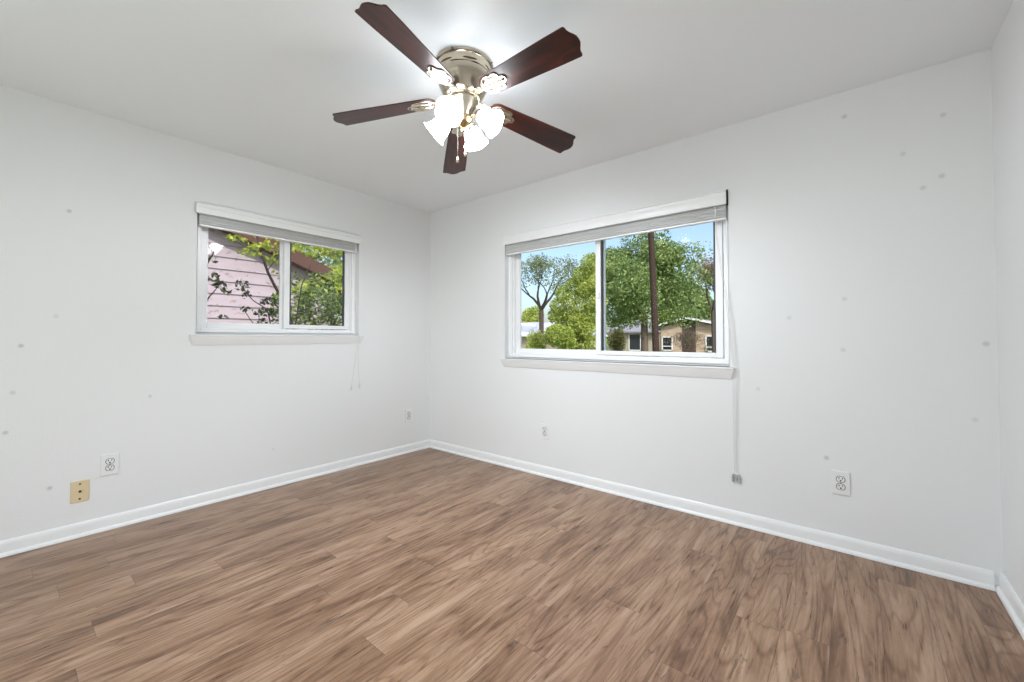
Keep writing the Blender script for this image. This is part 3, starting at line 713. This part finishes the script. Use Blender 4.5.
# -- through the smaller left window: neighbour's gable end
NX = -4.6
h4 = empty('neighbouring_house', (NX, -3, GZ)); tag(h4, 'house with mauve lap siding and brown roof edge outside the left window', 'house'); o4 = Vector((NX, -3, GZ))
rake = lambda y: 3.02-.38*abs(y+3)*1.0 if False else 2.95-.356*(y+.67) if y > -3 else 2.95-.356*(-5.33-y)
m = MB(); m.prism([(y-o4.y, z-o4.z) for y, z in [(-7.5, GZ), (1.15, GZ), (1.15, rake(1.15)), (-3, rake(-2.999)), (-7.5, rake(-7.5))]], 0, -6, -.03); m.build('wall', M['siding'], h4)
m = MB(); z = GZ-.03+.0; z = 2.268-.202*14
while z < 3.5:
    y1 = 1.17 if z+.2 < rake(1.17) else min(1.17, -.67+(2.95-z-.10)/.356); y0 = max(-7.5, -5.33-(2.95-z-.1)/.356) if z > 2 else -7.5
    if y1 > y0: m.prism([(-.035, z-o4.z), (.004, z-o4.z), (-.018, z+.205-o4.z), (-.035, z+.205-o4.z)], 1, y0-o4.y, y1-o4.y)
    z += .202
m.build('lap_siding', M['siding'], h4)
for s_ in (1, -1):
    ye = 2.1 if s_ > 0 else -8.1
    m = MB(); zt = lambda y: rake(y) if (y > -3) else rake(y)
    ya, yb = (-2.999, ye)
    m.prism([(ya-o4.y, rake(ya)-.02-o4.z), (yb-o4.y, rake(yb)-.02-o4.z), (yb-o4.y, rake(yb)+.14-o4.z), (ya-o4.y, rake(ya)+.14-o4.z)], 0, -6.4, .26)
    rf = m.build('roof', M['brown_trim'], h4)
    m = MB(); m.prism([(ya-o4.y, rake(ya)-.06-o4.z), (yb-o4.y, rake(yb)-.06-o4.z), (yb-o4.y, rake(yb)+.17-o4.z), (ya-o4.y, rake(ya)+.17-o4.z)], 0, .26, .295); m.build('fascia', M['brown_trim'], rf)

# shrub with cream blossom, rooted below the window, its branches cross the left pane
def branch_plant(name, label, cat, base, stems, clumps, size, leafm, seed, bark=None):
    rnd = random.Random(seed); base = Vector(base); root = empty(name, base); tag(root, label, cat)
    m = MB()
    for pts, r in stems: m.tube([Vector(p)-base for p in pts], [r*(1-.6*i/(len(pts)-1)) for i in range(len(pts))], 7)
    m.build('stems', bark or M['bark_dark'], root, smooth=60)
    fb = MB(); leaves(fb, [(Vector(c)-base, rad, n) for c, rad, n in clumps], size, rnd); fb.build('foliage', leafm, root)
    return root
r_ = branch_plant('climbing_shrub', 'thin dark leaved stem at left edge of the smaller window', 'shrub', (-1.25, -1.78, GZ),
    [([(-1.25, -1.78, GZ), (-1.22, -1.80, .6), (-1.2, -1.74, 1.3), (-1.2, -1.64, 1.8), (-1.2, -1.58, 1.94)], .014), ([(-1.22, -1.76, 1.1), (-1.2, -1.62, 1.5), (-1.2, -1.54, 1.62), (-1.2, -1.46, 1.56)], .008)],
    [((-1.2, -1.58, 1.68), (.04, .045, .08), 22), ((-1.2, -1.53, 1.62), (.04, .05, .035), 16), ((-1.2, -1.475, 1.575), (.03, .05, .02), 12), ((-1.2, -1.60, 1.86), (.05, .05, .03), 12)], .055, M['leaf_dark'], 51)
branch_plant('vine', 'dark green leafy vine climbing before the mauve siding, centre of left pane', 'vine', (-1.3, -.95, GZ),
    [([(-1.3, -.95, GZ), (-1.25, -1.0, .5), (-1.2, -1.05, 1.1), (-1.2, -1.12, 1.42), (-1.2, -1.25, 1.5), (-1.2, -1.36, 1.64)], .010), ([(-1.2, -1.03, 1.0), (-1.2, -1.2, 1.2), (-1.2, -1.33, 1.40)], .008)],
    [((-1.2, -1.34, 1.64), (.05, .065, .06), 46), ((-1.2, -1.31, 1.55), (.05, .045, .04), 24), ((-1.2, -1.10, 1.50), (.06, .10, .035), 55), ((-1.2, -1.14, 1.38), (.07, .10, .06), 70), ((-1.2, -1.05, 1.41), (.06, .06, .06), 34), ((-1.2, -1.31, 1.41), (.05, .06, .025), 24), ((-1.2, -1.50, 1.33), (.04, .05, .02), 14), ((-1.2, -1.12, 1.29), (.06, .12, .04), 40)], .040, M['leaf_dark'], 52)
branch_plant('slender_tree', 'slender leaning branch with yellow lit leaves just outside the smaller window', 'tree', (-1.15, -.72, GZ),
    [([(-1.15, -.72, GZ), (-1.16, -.76, .5), (-1.18, -.86, 1.2), (-1.2, -.97, 1.52), (-1.2, -1.05, 1.66), (-1.2, -1.12, 1.80), (-1.2, -1.155, 1.90), (-1.2, -1.19, 2.02), (-1.2, -1.24, 2.2), (-1.2, -1.3, 2.5)], .020), ([(-1.2, -1.15, 1.9), (-1.2, -1.25, 2.0), (-1.2, -1.42, 2.06)], .006), ([(-1.2, -1.12, 1.82), (-1.2, -1.04, 1.95), (-1.2, -.98, 2.1)], .005), ([(-1.18, -.86, 1.2), (-1.2, -.78, 1.7), (-1.2, -.66, 2.0), (-1.2, -.45, 2.12)], .008)],
    [((-1.2, -1.40, 2.09), (.06, .10, .025), 46), ((-1.2, -1.22, 2.04), (.06, .10, .04), 60), ((-1.2, -1.28, 1.97), (.06, .12, .035), 50), ((-1.2, -1.10, 2.07), (.06, .09, .05), 60), ((-1.2, -1.10, 1.92), (.05, .05, .04), 24), ((-1.2, -1.03, 1.96), (.04, .05, .08), 34), ((-1.2, -1.02, 1.82), (.04, .05, .08), 26), ((-1.2, -1.30, 2.3), (.1, .2, .12), 80), ((-1.2, -.98, 2.3), (.1, .15, .12), 70), ((-1.2, -.86, 2.1), (.08, .09, .05), 50), ((-1.2, -.70, 2.08), (.08, .10, .06), 60), ((-1.2, -.55, 2.12), (.08, .10, .06), 60), ((-1.2, -.42, 2.1), (.08, .10, .08), 50)], .045, M['leaf_yellow'], 53)
# the mass of leaves in the right pane
tree('yellow_leaved_tree', 'yellow leaved tree overhead in right pane of the smaller window', 'tree', (-3.3, .95, GZ), 2.2, .05, .3, 2, (.26, .26, .16), 2600, .07, M['leaf_yellow'], M['bark_dark'], 61, lean=(0, 0),
     extra=[(-3.3, -.25, 2.75), (-3.3, .05, 2.8), (-3.3, .4, 2.8), (-3.3, .8, 2.75), (-3.3, -.45, 2.75), (-3.3, 1.1, 2.8), (-3.3, .2, 2.98), (-3.3, .6, 3.0), (-3.3, -.2, 2.98)])
branch_plant('tangled_shrub', 'tangled mid green shrub filling lower right pane of the smaller window', 'shrub', (-2.2, .2, GZ),
    [([(-2.2, .2, GZ), (-2.2, .1, .6), (-2.2, -.1, 1.2), (-2.2, -.3, 1.7)], .02), ([(-2.2, .2, GZ), (-2.25, .3, .8), (-2.2, .4, 1.5)], .02), ([(-2.2, .25, 0), (-2.1, 0, 1.0), (-2.1, .05, 1.9)], .015)],
    [((-2.2, -.45, 1.55), (.3, .25, .3), 620), ((-2.2, -.1, 1.60), (.3, .28, .28), 620), ((-2.2, .25, 1.50), (.3, .28, .28), 560), ((-2.2, -.4, 1.15), (.3, .3, .3), 420), ((-2.2, 0, 1.1), (.3, .3, .35), 460), ((-2.2, .35, 1.1), (.3, .3, .35), 420), ((-2.2, .05, 1.95), (.25, .35, .10), 160), ((-2.2, -.5, 1.9), (.2, .12, .10), 60)], .058, M['leaf_mixed'], 62)
bush('garden_bush', 'dark green garden bush behind the tangled shrub near the siding corner', 'bush', (-3.4, 2.1, GZ), .8, 1.7, 5000, .10, M['leaf_dark'], 63)
tree('corner_tree', 'tall lime green tree behind the roof of the mauve sided house', 'tree', (-12.6, 5.0, GZ), 2.2, .14, .8, 2, (.8, .8, .7), 3000, .17, M['leaf_lime'], M['bark'], 64, extra=[(-12.6+.4*math.sin(k), y, z, (.9, .8, .75), 750) for k, (y, z) in enumerate([(3.3, 3.2), (4.3, 3.0), (5.4, 2.8), (3.2, 4.2), (4.2, 4.1), (5.2, 4.0), (6.2, 3.6), (3.4, 5.2), (4.4, 5.2), (5.4, 5.1), (6.4, 4.8), (4.0, 6.0), (5.2, 6.1)])])
